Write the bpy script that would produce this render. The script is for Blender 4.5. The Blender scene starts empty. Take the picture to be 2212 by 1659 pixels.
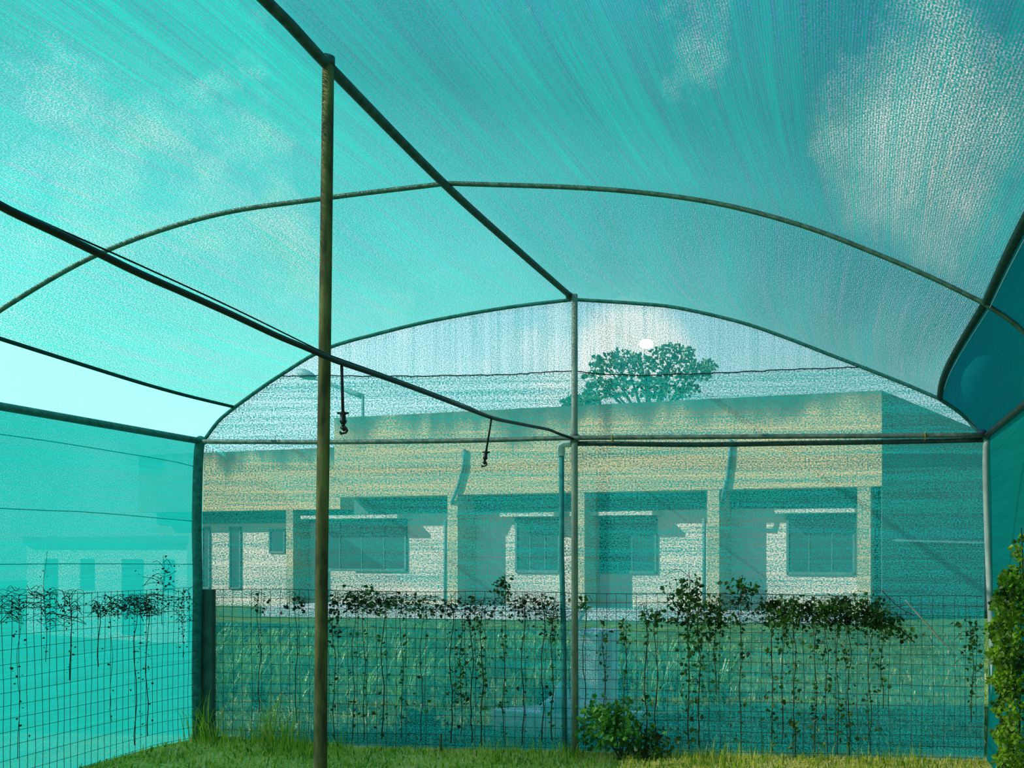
import bpy, math, random
import numpy as np
from mathutils import Vector, Matrix
R = random.Random(7)
NR = np.random.default_rng(11)
COL = bpy.context.scene.collection
PI = math.pi
# ------------------------------------------------------------------ camera model
F, PU, PV, CZ = 2000.0, 1797.0, 1190.0, 1.43       # focal length, axis of the tunnel in the frame, eye height

def at(u, v, Y):                                    # point at depth Y seen at (u, v)
    return Vector(((u-PU)/F*Y, Y, CZ+(PV-v)/F*Y))

def end_pt(u, v, off=0.0, base=6.6):                # point on the (slightly turned) end wall plane
    a = (u-PU)/F
    Y = (base-off-0.09*1.84)/(1+0.09*a)
    return at(u, v, Y)

def end_y(x, off=0.0, base=6.6):
    return base-off-0.09*(x+1.84)

# ------------------------------------------------------------------ object helpers
def tag(o, label=None, cat=None, group=None, kind=None):
    if label: o['label'] = label
    if cat: o['category'] = cat
    if group: o['group'] = group
    if kind: o['kind'] = kind
    return o

def thing(name, label, cat, loc=(0, 0, 0), group=None):
    o = bpy.data.objects.new(name, None)
    COL.objects.link(o)
    o.location = loc
    o.empty_display_size = .1
    return tag(o, label, cat, group)

class MB:
    """collects vertices and faces of one mesh"""
    def __init__(s):
        s.v, s.f = [], []
    def add(s, vs, fs):
        n = len(s.v)
        s.v += [tuple(p) for p in vs]
        s.f += [tuple(i+n for i in f) for f in fs]
        return s
    def box(s, x0, x1, y0, y1, z0, z1):
        return s.prism([(x0, y0), (x1, y0), (x1, y1), (x0, y1)], z0, z1)
    def prism(s, poly, z0, z1):
        n = len(poly)
        vs = [(x, y, z0) for x, y in poly]+[(x, y, z1) for x, y in poly]
        fs = [(i, (i+1) % n, n+(i+1) % n, n+i) for i in range(n)]+[tuple(range(n-1, -1, -1)), tuple(range(n, 2*n))]
        return s.add(vs, fs)
    def tube(s, pts, r, seg=8, cap=True):
        pts = [Vector(p) for p in pts]
        n = len(pts)
        rs = r if isinstance(r, (list, tuple)) else [r]*n
        vs, fs = [], []
        prev = None
        for i, p in enumerate(pts):
            d = (pts[min(i+1, n-1)]-pts[max(i-1, 0)])
            d = d.normalized() if d.length > 1e-9 else Vector((0, 0, 1))
            if prev is None:
                a = Vector((0, 0, 1)) if abs(d.z) < .9 else Vector((1, 0, 0))
                x = d.cross(a).normalized()
            else:
                x = (prev-d*prev.dot(d)).normalized()
            prev = x
            y = d.cross(x)
            for k in range(seg):
                t = 2*PI*k/seg
                vs.append(p+(x*math.cos(t)+y*math.sin(t))*rs[i])
        for i in range(n-1):
            for k in range(seg):
                k2 = (k+1) % seg
                fs.append((i*seg+k, i*seg+k2, (i+1)*seg+k2, (i+1)*seg+k))
        if cap:
            fs.append(tuple(range(seg-1, -1, -1)))
            fs.append(tuple((n-1)*seg+k for k in range(seg)))
        return s.add(vs, fs)
    def ball(s, c, rx, ry, rz, seg=14, rings=9):
        vs, fs = [], []
        for i in range(rings+1):
            ph = PI*i/rings
            for k in range(seg):
                t = 2*PI*k/seg
                vs.append((c[0]+rx*math.sin(ph)*math.cos(t), c[1]+ry*math.sin(ph)*math.sin(t), c[2]+rz*math.cos(ph)))
        for i in range(rings):
            for k in range(seg):
                fs.append((i*seg+k, (i+1)*seg+k, (i+1)*seg+(k+1) % seg, i*seg+(k+1) % seg))
        return s.add(vs, fs)
    def leaf(s, p, size, d=None, up=None):
        """a pointed, folded leaf blade at p"""
        if d is None:
            d = Vector((R.gauss(0, 1), R.gauss(0, 1), R.gauss(-.35, .8)))
        d = Vector(d).normalized()
        n = Vector((R.gauss(0, 1), R.gauss(0, 1), R.gauss(.4, 1))) if up is None else Vector(up)
        sd = d.cross(n)
        if sd.length < 1e-6: sd = d.orthogonal()
        sd.normalize()
        n = sd.cross(d)
        p = Vector(p)
        w = size*.42
        vs = [p, p+d*size*.3+sd*w+n*size*.12, p+d*size*.72+sd*w*.6+n*size*.08, p+d*size,
              p+d*size*.72-sd*w*.6+n*size*.08, p+d*size*.3-sd*w+n*size*.12]
        return s.add(vs, [(0, 1, 2, 3), (0, 3, 4, 5)])
    def build(s, name, mat, parent=None, smooth=False, bevel=0):
        me = bpy.data.meshes.new(name)
        me.from_pydata(s.v, [], s.f)
        me.update()
        if smooth:
            me.polygons.foreach_set('use_smooth', [True]*len(me.polygons))
        me.materials.append(mat)
        o = bpy.data.objects.new(name, me)
        COL.objects.link(o)
        if parent is not None:
            o.parent = parent
            o.matrix_parent_inverse = Matrix.Translation(-Vector(parent.location))
        if bevel:
            b = o.modifiers.new('edge', 'BEVEL')
            b.width = bevel
            b.segments = 2
        return o

def smooth_path(pts, n):
    """Catmull-Rom through pts, n samples evenly spaced by length"""
    P = [np.array(p, float) for p in pts]
    P = [2*P[0]-P[1]]+P+[2*P[-1]-P[-2]]
    out = []
    for i in range(1, len(P)-2):
        for t in np.linspace(0, 1, 14, endpoint=False):
            p0, p1, p2, p3 = P[i-1], P[i], P[i+1], P[i+2]
            out.append(.5*(2*p1+(p2-p0)*t+(2*p0-5*p1+4*p2-p3)*t*t+(3*p1-p0-3*p2+p3)*t**3))
    out.append(P[-2])
    out = np.array(out)
    L = np.concatenate([[0], np.cumsum(np.linalg.norm(np.diff(out, axis=0), axis=1))])
    s = np.linspace(0, L[-1], n)
    return np.stack([np.interp(s, L, out[:, k]) for k in range(3)], 1)

def grid(name, P, UV, mat, parent=None, skip=None):
    """P[i][j] points; UV in metres, u along the weave"""
    P = np.asarray(P)
    n, m = P.shape[:2]
    vs = P.reshape(-1, 3).tolist()
    fs = [(i*m+j, i*m+j+1, (i+1)*m+j+1, (i+1)*m+j) for i in range(n-1) for j in range(m-1) if not (skip and skip(i, j))]
    me = bpy.data.meshes.new(name)
    me.from_pydata(vs, [], fs)
    uv = np.asarray(UV).reshape(-1, 2)
    lay = me.uv_layers.new(name='UVMap')
    idx = np.empty(len(me.loops), dtype=np.int32)
    me.loops.foreach_get('vertex_index', idx)
    lay.data.foreach_set('uv', uv[idx].astype(np.float32).ravel())
    me.polygons.foreach_set('use_smooth', [True]*len(me.polygons))
    me.update()
    me.materials.append(mat)
    o = bpy.data.objects.new(name, me)
    COL.objects.link(o)
    if parent is not None:
        o.parent = parent
    return o

# ------------------------------------------------------------------ materials
def new_mat(name):
    m = bpy.data.materials.new(name)
    m.use_nodes = True
    nt = m.node_tree
    nt.nodes.clear()
    out = nt.nodes.new('ShaderNodeOutputMaterial')
    return m, nt, out

def N(nt, typ, **kw):
    n = nt.nodes.new(typ)
    for k, v in kw.items():
        if k in n.inputs.keys(): n.inputs[k].default_value = v
        else: setattr(n, k, v)
    return n

def math_n(nt, op, a, b=None, clamp=False):
    n = nt.nodes.new('ShaderNodeMath')
    n.operation = op
    n.use_clamp = clamp
    for i, x in enumerate((a, b)):
        if x is None: continue
        if isinstance(x, (int, float)): n.inputs[i].default_value = x
        else: nt.links.new(x, n.inputs[i])
    return n.outputs[0]

def ramp(nt, fac, stops):
    n = nt.nodes.new('ShaderNodeValToRGB')
    e = n.color_ramp.elements
    while len(e) < len(stops): e.new(.5)
    for i, (p, c) in enumerate(stops):
        e[i].position = p
        e[i].color = (*c, 1)
    nt.links.new(fac, n.inputs[0])
    return n.outputs[0]

def surf(name, c1, c2=None, scale=8, rough=.7, metal=0, bump=0, spec=.3, stretch=None):
    """two-tone mottled surface"""
    m, nt, out = new_mat(name)
    b = N(nt, 'ShaderNodeBsdfPrincipled', Roughness=rough, Metallic=metal)
    b.inputs['Specular IOR Level'].default_value = spec
    c2 = c2 or tuple(x*.7 for x in c1)
    tc = N(nt, 'ShaderNodeTexCoord')
    mp = N(nt, 'ShaderNodeMapping')
    mp.inputs['Scale'].default_value = stretch or (1, 1, 1)
    nt.links.new(tc.outputs['Object'], mp.inputs[0])
    n = N(nt, 'ShaderNodeTexNoise', Scale=scale, Detail=5.0)
    nt.links.new(mp.outputs[0], n.inputs['Vector'])
    nt.links.new(ramp(nt, n.outputs[0], [(.35, c2), (.65, c1)]), b.inputs['Base Color'])
    if bump:
        bp = N(nt, 'ShaderNodeBump', Strength=bump, Distance=.01)
        nt.links.new(n.outputs[0], bp.inputs['Height'])
        nt.links.new(bp.outputs[0], b.inputs['Normal'])
    nt.links.new(b.outputs[0], out.inputs[0])
    return m

def leafy(name, c1, c2, scale=6, trans=.4):
    m, nt, out = new_mat(name)
    tc = N(nt, 'ShaderNodeTexCoord')
    n = N(nt, 'ShaderNodeTexNoise', Scale=scale, Detail=3.0)
    nt.links.new(tc.outputs['Object'], n.inputs['Vector'])
    c = ramp(nt, n.outputs[0], [(.38, c1), (.62, c2)])
    d = N(nt, 'ShaderNodeBsdfDiffuse')
    t = N(nt, 'ShaderNodeBsdfTranslucent')
    nt.links.new(c, d.inputs[0]); nt.links.new(c, t.inputs[0])
    mx = N(nt, 'ShaderNodeMixShader', Fac=trans)
    nt.links.new(d.outputs[0], mx.inputs[1]); nt.links.new(t.outputs[0], mx.inputs[2])
    g = N(nt, 'ShaderNodeBsdfGlossy', Roughness=.45)
    g.inputs[0].default_value = (.9, .9, .9, 1)
    m2 = N(nt, 'ShaderNodeMixShader', Fac=.025)
    nt.links.new(mx.outputs[0], m2.inputs[1]); nt.links.new(g.outputs[0], m2.inputs[2])
    nt.links.new(m2.outputs[0], out.inputs[0])
    return m

def net(name, yarn, cover, streak=.25, grain=.9, blot=.12, trans=.6, gscale=95, aniso=1.0, rib=.0, tone=.35, knit=.9):
    """knitted shade cloth: green tape yarn with open gaps between the stitches.
    cover = mean share covered by yarn; streak = how much it varies along the weave"""
    m, nt, out = new_mat(name)
    uv = N(nt, 'ShaderNodeTexCoord')
    def noise(sx, sy, detail=2.0):
        mp = N(nt, 'ShaderNodeMapping')
        mp.inputs['Scale'].default_value = (sx, sy, 1)
        nt.links.new(uv.outputs['UV'], mp.inputs[0])
        n = N(nt, 'ShaderNodeTexNoise', Scale=1.0, Detail=detail, Roughness=.6)
        nt.links.new(mp.outputs[0], n.inputs['Vector'])
        return n.outputs[0]
    fine = noise(gscale/aniso, gscale, 1.0)
    st = noise(.45, 22, 4.0)
    st2 = noise(1.1, 90, 2.0)
    bl = noise(1.6, 1.6, 3.0)
    c = lambda x, k: math_n(nt, 'MULTIPLY', math_n(nt, 'SUBTRACT', x, .5), k)
    s = math_n(nt, 'ADD', c(st, streak), c(st2, streak*.8))
    s = math_n(nt, 'ADD', s, c(bl, blot))
    total = math_n(nt, 'ADD', math_n(nt, 'ADD', s, c(fine, grain*2.6)), cover)
    if rib:
        sep = N(nt, 'ShaderNodeSeparateXYZ')
        nt.links.new(uv.outputs['UV'], sep.inputs[0])
        w = math_n(nt, 'SINE', math_n(nt, 'MULTIPLY', sep.outputs[1], 2*PI/.0095))
        total = math_n(nt, 'ADD', total, math_n(nt, 'MULTIPLY', w, rib))
    fac = math_n(nt, 'ADD', total, 0.0, clamp=True)
    yarnv = math_n(nt, 'ADD', math_n(nt, 'ADD', c(fine, tone*1.6), c(st, tone)), math_n(nt, 'ADD', c(st2, tone), 1.0))
    col = N(nt, 'ShaderNodeMix', data_type='RGBA', blend_type='MULTIPLY')
    col.inputs['Factor'].default_value = 1.0
    col.inputs['A'].default_value = (*yarn, 1)
    cmb = N(nt, 'ShaderNodeCombineColor')
    for i in range(3): nt.links.new(yarnv, cmb.inputs[i])
    nt.links.new(cmb.outputs[0], col.inputs['B'])
    colo = [o for o in col.outputs if o.type == 'RGBA'][0]
    d = N(nt, 'ShaderNodeBsdfDiffuse'); t = N(nt, 'ShaderNodeBsdfTranslucent')
    nt.links.new(colo, d.inputs[0]); nt.links.new(colo, t.inputs[0])
    mx = N(nt, 'ShaderNodeMixShader', Fac=trans)
    nt.links.new(d.outputs[0], mx.inputs[1]); nt.links.new(t.outputs[0], mx.inputs[2])
    tr = N(nt, 'ShaderNodeBsdfTransparent')
    m2 = N(nt, 'ShaderNodeMixShader')
    nt.links.new(fac, m2.inputs[0])
    nt.links.new(tr.outputs[0], m2.inputs[1]); nt.links.new(mx.outputs[0], m2.inputs[2])
    nt.links.new(m2.outputs[0], out.inputs[0])
    return m

M = {}
M['net_roof'] = net('net_roof', (.010, .31, .245), .80, streak=.50, grain=1.0, rib=.16, trans=.66, gscale=150, tone=1.0)
M['net_strip_lit'] = net('net_strip_lit', (.13, .50, .46), .80, streak=.2, grain=.3, trans=.8)  # paler yarn: sun-facing brightness of the left strip put into the colour
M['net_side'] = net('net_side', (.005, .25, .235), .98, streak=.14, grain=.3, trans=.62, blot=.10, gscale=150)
M['net_side_shaded'] = net('net_side_shaded', (.006, .25, .225), 1.08, streak=.10, grain=.2, trans=.55, blot=.08, gscale=150)  # denser copy of net_side: shade of the unlit right side put into the cloth
M['net_end'] = net('net_end', (.025, .55, .50), .63, streak=.95, grain=1.05, trans=.45, gscale=125, aniso=1.6)
M['net_gable'] = net('net_gable', (.03, .56, .56), .48, streak=.6, grain=.95, trans=.5, gscale=140)
M['hem'] = leafy('hem', (.02, .62, .60), (.02, .72, .70), 8, .3)
M['seam'] = surf('seam', (.008, .06, .05), (.004, .03, .026), 40, .8)
M['stitch'] = surf('stitch', (.01, .05, .05), (.005, .03, .03), 40, .8)
M['galv'] = surf('galv', (.17, .21, .17), (.08, .11, .09), 22, .55, .3, .15)
M['galv_dark'] = surf('galv_dark', (.045, .085, .07), (.02, .04, .035), 25, .55, .2, .15)
M['hoop'] = surf('hoop', (.075, .17, .125), (.04, .09, .066), 30, .55, .2)
M['wrapped'] = surf('wrapped', (.03, .19, .165), (.015, .11, .095), 30, .85, 0, .4)
M['teal_wrap'] = surf('teal_wrap', (.03, .27, .26), (.02, .19, .19), 18, .85, 0, .3)
M['pale_pipe'] = surf('pale_pipe', (.50, .56, .52), (.30, .36, .33), 14, .55, .1, .1, stretch=(1, 1, .3))
M['galv_mid'] = surf('galv_mid', (.28, .32, .26), (.18, .21, .17), 14, .55, .1, .1, stretch=(1, 1, .3))
M['elbow'] = surf('elbow', (.50, .60, .56), (.34, .42, .40), 20, .6)
M['rust'] = surf('rust', (.15, .14, .04), (.04, .038, .015), 30, .8, 0, .6, stretch=(1, 1, .25))
M['hose'] = surf('hose', (.012, .014, .013), (.006, .007, .006), 20, .45)
M['wire'] = surf('wire', (.03, .045, .038), (.015, .022, .018), 20, .6, .4)
M['mesh_wire'] = surf('mesh_wire', (.055, .065, .05), (.025, .028, .02), 20, .7, .3)
M['plastic'] = surf('plastic', (.015, .012, .012), (.008, .006, .006), 20, .4)
M['tie'] = surf('tie', (.55, .33, .06), (.4, .22, .04), 30, .7)
M['bark'] = surf('bark', (.05, .042, .022), (.02, .018, .01), 40, .9, 0, .5)
M['twig_pale'] = surf('twig_pale', (.42, .42, .32), (.26, .26, .18), 20, .8)
M['vine_leaf'] = leafy('vine_leaf', (.015, .042, .009), (.06, .17, .02), 9, .35)
M['vine_dry'] = leafy('vine_dry', (.02, .022, .01), (.05, .055, .02), 9, .25)
M['shrub_leaf'] = leafy('shrub_leaf', (.03, .14, .02), (.16, .42, .05), 8, .4)
M['bush_leaf'] = leafy('bush_leaf', (.014, .055, .005), (.24, .44, .015), 9, .4)
M['tree_leaf'] = leafy('tree_leaf', (.02, .08, .03), (.05, .16, .05), .6, .3)
M['lawn_leaf'] = leafy('lawn_leaf', (.04, .16, .02), (.20, .38, .07), 1.2, .4)
M['crop_leaf'] = leafy('crop_leaf', (.03, .15, .03), (.17, .40, .09), 1.0, .4)
M['cream'] = surf('cream', (.36, .32, .19), (.24, .23, .15), .9, .9)
M['cream_wall'] = surf('cream_wall', (.46, .43, .35), (.38, .36, .30), .8, .9)
M['dark_band'] = surf('dark_band', (.05, .13, .12), (.035, .10, .09), 1.0, .8)  # dark green strip along the wall top, below the overhang
M['shade_wall'] = surf('shade_wall', (.15, .21, .18), (.11, .16, .14), .8, .9)  # darkened from the building's cream: shade of the end wall put into the colour
M['glass'] = surf('glass', (.012, .05, .05), (.008, .035, .035), 1, .3, 0, 0, .5)
M['frame'] = surf('frame', (.07, .15, .14), (.05, .11, .10), 4, .6)
M['pvc'] = surf('pvc', (.09, .17, .16), (.06, .12, .12), 3, .6)
M['concrete'] = surf('concrete', (.82, .82, .80), (.62, .63, .63), 6, .9, 0, .3)
M['paving'] = surf('paving', (.36, .40, .42), (.26, .30, .31), 1.5, .9)
M['post_concrete'] = surf('post_concrete', (.06, .13, .11), (.035, .085, .07), 9, .9, 0, .5)
M['white_pipe'] = surf('white_pipe', (.8, .84, .86), (.65, .7, .72), 8, .5)
M['sack'] = surf('sack', (.85, .9, .92), (.6, .75, .8), 12, .6, 0, .5)
M['lamp'] = surf('lamp', (.20, .34, .34), (.14, .26, .26), 3, .5)
M['far_wall'] = surf('far_wall', (.88, .88, .84), (.75, .76, .72), .9, .9)
M['cloth_blue'] = surf('cloth_blue', (.02, .05, .14), (.01, .03, .08), 20, .8)

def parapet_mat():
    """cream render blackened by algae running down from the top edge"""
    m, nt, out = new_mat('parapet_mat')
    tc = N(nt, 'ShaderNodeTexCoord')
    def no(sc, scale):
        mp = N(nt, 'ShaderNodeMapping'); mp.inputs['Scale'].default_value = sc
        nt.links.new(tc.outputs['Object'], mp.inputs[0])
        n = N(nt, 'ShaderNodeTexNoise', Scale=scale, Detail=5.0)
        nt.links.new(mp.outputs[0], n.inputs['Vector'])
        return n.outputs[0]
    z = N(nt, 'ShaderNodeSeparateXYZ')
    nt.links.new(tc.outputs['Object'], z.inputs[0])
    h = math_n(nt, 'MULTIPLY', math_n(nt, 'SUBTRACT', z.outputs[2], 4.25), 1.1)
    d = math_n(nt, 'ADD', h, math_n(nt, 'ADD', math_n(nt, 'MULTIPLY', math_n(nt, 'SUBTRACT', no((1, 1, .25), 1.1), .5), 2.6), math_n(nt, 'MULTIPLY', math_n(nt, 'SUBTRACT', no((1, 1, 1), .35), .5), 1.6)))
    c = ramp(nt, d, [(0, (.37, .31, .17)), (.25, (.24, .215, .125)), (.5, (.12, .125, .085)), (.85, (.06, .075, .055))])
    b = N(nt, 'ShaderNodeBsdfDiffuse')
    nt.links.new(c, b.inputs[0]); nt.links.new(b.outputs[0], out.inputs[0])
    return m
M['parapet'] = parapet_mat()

def ground_mat():
    m, nt, out = new_mat('ground_mat')
    tc = N(nt, 'ShaderNodeTexCoord')
    n1 = N(nt, 'ShaderNodeTexNoise', Scale=3.0, Detail=6.0)
    n2 = N(nt, 'ShaderNodeTexNoise', Scale=55.0, Detail=4.0)
    for n in (n1, n2): nt.links.new(tc.outputs['Object'], n.inputs['Vector'])
    f = math_n(nt, 'ADD', math_n(nt, 'MULTIPLY', n1.outputs[0], .5), math_n(nt, 'MULTIPLY', n2.outputs[0], .5))
    c = ramp(nt, f, [(.36, (.14, .20, .03)), (.48, (.45, .42, .07)), (.58, (.8, .62, .18)), (.68, (.9, .72, .35))])
    c2 = ramp(nt, f, [(.36, (.03, .075, .02)), (.5, (.06, .14, .035)), (.62, (.16, .24, .07)), (.72, (.34, .36, .16))])
    sp = N(nt, 'ShaderNodeSeparateXYZ')
    nt.links.new(tc.outputs['Object'], sp.inputs[0])
    k = math_n(nt, 'MULTIPLY', math_n(nt, 'SUBTRACT', math_n(nt, 'ADD', sp.outputs[1], math_n(nt, 'MULTIPLY', sp.outputs[0], .09)), 6.45), 6.0, clamp=True)
    mixg = N(nt, 'ShaderNodeMix', data_type='RGBA')
    nt.links.new(k, mixg.inputs['Factor']); nt.links.new(c, mixg.inputs['A']); nt.links.new(c2, mixg.inputs['B'])
    c = [o for o in mixg.outputs if o.type == 'RGBA'][0]
    d = N(nt, 'ShaderNodeBsdfDiffuse')
    nt.links.new(c, d.inputs[0])
    bp = N(nt, 'ShaderNodeBump', Strength=.8, Distance=.03)
    nt.links.new(n2.outputs[0], bp.inputs['Height'])
    nt.links.new(bp.outputs[0], d.inputs['Normal'])
    nt.links.new(d.outputs[0], out.inputs[0])
    return m
M['ground'] = ground_mat()

def blade_mat(name, stops):
    m, nt, out = new_mat(name)
    a = N(nt, 'ShaderNodeAttribute', attribute_name='tone')
    c = ramp(nt, a.outputs['Fac'], stops)
    d = N(nt, 'ShaderNodeBsdfDiffuse'); t = N(nt, 'ShaderNodeBsdfTranslucent')
    nt.links.new(c, d.inputs[0]); nt.links.new(c, t.inputs[0])
    mx = N(nt, 'ShaderNodeMixShader', Fac=.45)
    nt.links.new(d.outputs[0], mx.inputs[1]); nt.links.new(t.outputs[0], mx.inputs[2])
    nt.links.new(mx.outputs[0], out.inputs[0])
    return m
M['blade'] = blade_mat('blade', [(0, (.06, .20, .015)), (.3, (.35, .50, .04)), (.55, (.75, .68, .08)), (.8, (.9, .72, .25)), (1, (.92, .78, .45))])
M['lawn_blade'] = blade_mat('lawn_blade', [(0, (.03, .09, .02)), (.5, (.08, .18, .045)), (.85, (.26, .38, .11)), (1, (.65, .7, .4))])

# ------------------------------------------------------------------ ground
def gz(x, y):
    r = max(0, min(1, (-x-3.4)/1.2))*max(0, min(1, (7.6-y)/1.3))
    return .09*r-.035*max(0, min(22, y-18))

def ground():
    xs = np.concatenate([np.linspace(-60, -6, 14), np.linspace(-5.6, 2, 30), np.linspace(3, 40, 14)])
    ys = np.concatenate([np.linspace(-6, 4, 8), np.linspace(4.4, 8, 16), np.linspace(9, 90, 55)])
    P = [[(x, y, gz(x, y)) for x in xs] for y in ys]
    UV = [[(x, y) for x in xs] for y in ys]
    o = grid('ground', P, UV, M['ground'])
    tag(o, 'grassy straw-strewn ground inside and beyond the shade house', kind='structure')
ground()

# ------------------------------------------------------------------ roof net on hoops
XL, XR, ZE, XC = -4.65, 1.06, 2.24, -1.84
def Vn(p): return np.array(p, float)

end_px = {'l': [(440, 948), (470, 908), (505, 878)],
          'm1': [(505, 878), (560, 838), (600, 811), (700, 752), (830, 714), (950, 686), (1100, 660), (1240, 643)],
          'm2': [(1240, 643), (1380, 652), (1470, 662), (1600, 692), (1700, 726), (1800, 765), (1880, 796), (1960, 828), (2030, 858)],
          'r': [(2030, 858), (2080, 892), (2126, 940)]}
NSEG = (8, 40, 40, 8)
def prof(pieces):
    out = []
    for p, n in zip(pieces, NSEG):
        q = smooth_path(p, n+1)
        out.append(q if not out else q[1:])
    return np.concatenate(out)
P_end = prof([[end_pt(u, v) for u, v in end_px[k]] for k in ('l', 'm1', 'm2', 'r')])
def h2(u, v): return end_pt(u, v, 0, 4.54)
def p2(x, z): return Vector((x, end_y(x, 0, 4.54), z))
sL2, sR2 = p2(-4.42, 2.57), h2(2130, 650)
P_mid = prof([[p2(XL, ZE), sL2],
              [sL2, h2(0, 663), h2(210, 543), h2(450, 461), h2(690, 423), h2(965, 389)],
              [h2(965, 389), h2(1240, 398), h2(1420, 413), h2(1580, 439), h2(1750, 486), h2(1900, 544), h2(2020, 596), sR2],
              [sR2, h2(2212, 708), p2(XR, ZE)]])
def shift(P, base):
    Q = P.copy(); Q[:, 1] += base-4.54; return Q
HOOPS = [shift(P_mid, -1.8), shift(P_mid, 1.0), P_mid, P_end]
iL, iRg, iR = NSEG[0], NSEG[0]+NSEG[1], NSEG[0]+NSEG[1]+NSEG[2]
npr = len(P_end)
idx = np.arange(npr)
# how much the cloth may sink between the hoops, across the section
wgt = np.ones(npr)
for k in range(npr):
    d_r = abs(k-iRg)/10.0
    d_e = min(k, npr-1-k)/7.0
    wgt[k] = (1-math.exp(-d_r*d_r*1.2))*(1-math.exp(-d_e*d_e*1.2))
rows, vco = [], []
SUB = 14
for h in range(len(HOOPS)-1):
    A, B = HOOPS[h], HOOPS[h+1]
    span = abs(B[iRg, 1]-A[iRg, 1])
    amp = (.085 if h == 2 else .11)
    for t in np.linspace(0, 1, SUB, endpoint=(h == len(HOOPS)-2)):
        Q = A*(1-t)+B*t
        cen = np.stack([np.full(npr, XC), Q[:, 1], np.full(npr, .9)], 1)
        nrm = cen-Q
        nrm /= np.linalg.norm(nrm, axis=1)[:, None]
        Q = Q+nrm*(amp*math.sin(PI*t)*wgt)[:, None]
        Q[:, 2] += .004*np.sin(idx*.9+t*5)*math.sin(PI*t)
        rows.append(Q)
ROOF = np.array(rows)
L = np.concatenate([[0], np.cumsum(np.linalg.norm(np.diff(P_mid, axis=0), axis=1))])
def roof_part(name, a, b, mat):
    P = ROOF[:, a:b+1]
    UV = [[(P[i, j, 1], L[a+j]) for j in range(P.shape[1])] for i in range(P.shape[0])]
    return grid(name, P, UV, mat)
ceil = roof_part('ceiling', iL, iR, M['net_roof'])
tag(ceil, 'turquoise knitted shade cloth stretched over the hoops as a vaulted roof', kind='structure')
s1 = roof_part('ceiling_left', 0, iL, M['net_strip_lit'])
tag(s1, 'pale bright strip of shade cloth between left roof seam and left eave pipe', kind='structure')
s2 = roof_part('ceiling_right', iR, npr-1, M['net_side_shaded'])
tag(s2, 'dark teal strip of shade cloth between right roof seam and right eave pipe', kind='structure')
for k, r in ((iL, .012), (iR, .021)):
    pts = [ROOF[i, k]+np.array([0, 0, -.004]) for i in range(len(ROOF))]
    MB().tube(pts, r, 6).build('seam', M['seam'], ceil, True)
# white stitching beside the right seam
st = MB()
for i in range(SUB+4, len(ROOF)-4):
    a, b = Vector(ROOF[i, iR]), Vector(ROOF[i+1, iR])
    n = max(3, int((b-a).length/.022))
    for q in range(n):
        p = a.lerp(b, q/n)+Vector((.016, 0, -.034)); e = a.lerp(b, (q+.5)/n)+Vector((.016, 0, -.034))
        st.tube([p, e], .0022, 4)
tag(st.build('stitching', M['white_pipe'], ceil), 'white stitching beside the right seam')

# ------------------------------------------------------------------ net walls
def side_wall(name, x, y1, label, mat, bulge):
    ys = np.linspace(-1.8+6.6-6.6, y1, 60)
    zs = np.linspace(0, 1, 30)
    P, UV = [], []
    for y in ys:
        g = gz(x, y)-.02
        P.append([(x+bulge*math.sin(PI*z)*(.6+.4*math.sin(y*2.3)), y, g+(ZE-g)*z) for z in zs])
        UV.append([(y, ZE*z) for z in zs])
    return tag(grid(name, P, UV, mat), label, kind='structure')
wl = side_wall('wall_left', XL-.0, end_y(XL), 'bright turquoise shade cloth hanging as the left side wall', M['net_side'], -.02)
wr = side_wall('wall_right', XR, end_y(XR), 'dark green shade cloth hanging as the right side wall', M['net_side_shaded'], .02)
# creases sewn into the left wall
for pts in ([(0, 938), (120, 955), (250, 976), (370, 996), (428, 1010)], [(0, 1098), (200, 1107), (428, 1127)], [(0, 1219), (428, 1219)]):
    path = []
    for u, v in pts:
        Y = (XL+.012)*F/(u-PU)
        path.append(at(u, v, Y))
    path = [Vector((path[0].x, -1.7, path[0].z)), Vector((path[0].x, 2.5, path[0].z))]+path
    pp = [Vector(p) for p in smooth_path(path, 40)]
    MB().tube(pp, .003, 5).build('hem', M['hem'], wl, True)

SEAMV = lambda u: np.interp(u, [440, 600, 700, 900, 1100, 1235, 1300, 1400, 1500, 1600, 1750, 1875, 2130], [813, 813, 812, 813, 809, 801, 808, 811, 808, 803, 797, 792, 786])
us = np.linspace(440, 2126, 90)
arch_u = np.array([PU+F*p[0]/p[1] for p in P_end]); arch_v = np.array([PV-F*(p[2]-CZ)/p[1] for p in P_end])
archV = lambda u: np.interp(u, arch_u, arch_v)
P, UV = [], []
for u in us:
    top = max(SEAMV(u), archV(u))
    b = end_pt(u, 1604+(u-450)*.024)
    t = end_pt(u, top)
    col, cu = [], []
    for z in np.linspace(0, 1, 50):
        q = b.lerp(t, z)
        q.y += .012*math.sin(PI*z)*math.sin(q.x*2.1+z*3)
        col.append(tuple(q)); cu.append((q.x, q.z))
    P.append(col); UV.append(cu)
wb = tag(grid('wall_back', P, UV, M['net_end']), 'see-through green shade cloth closing the far end, building visible behind', kind='structure')
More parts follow.
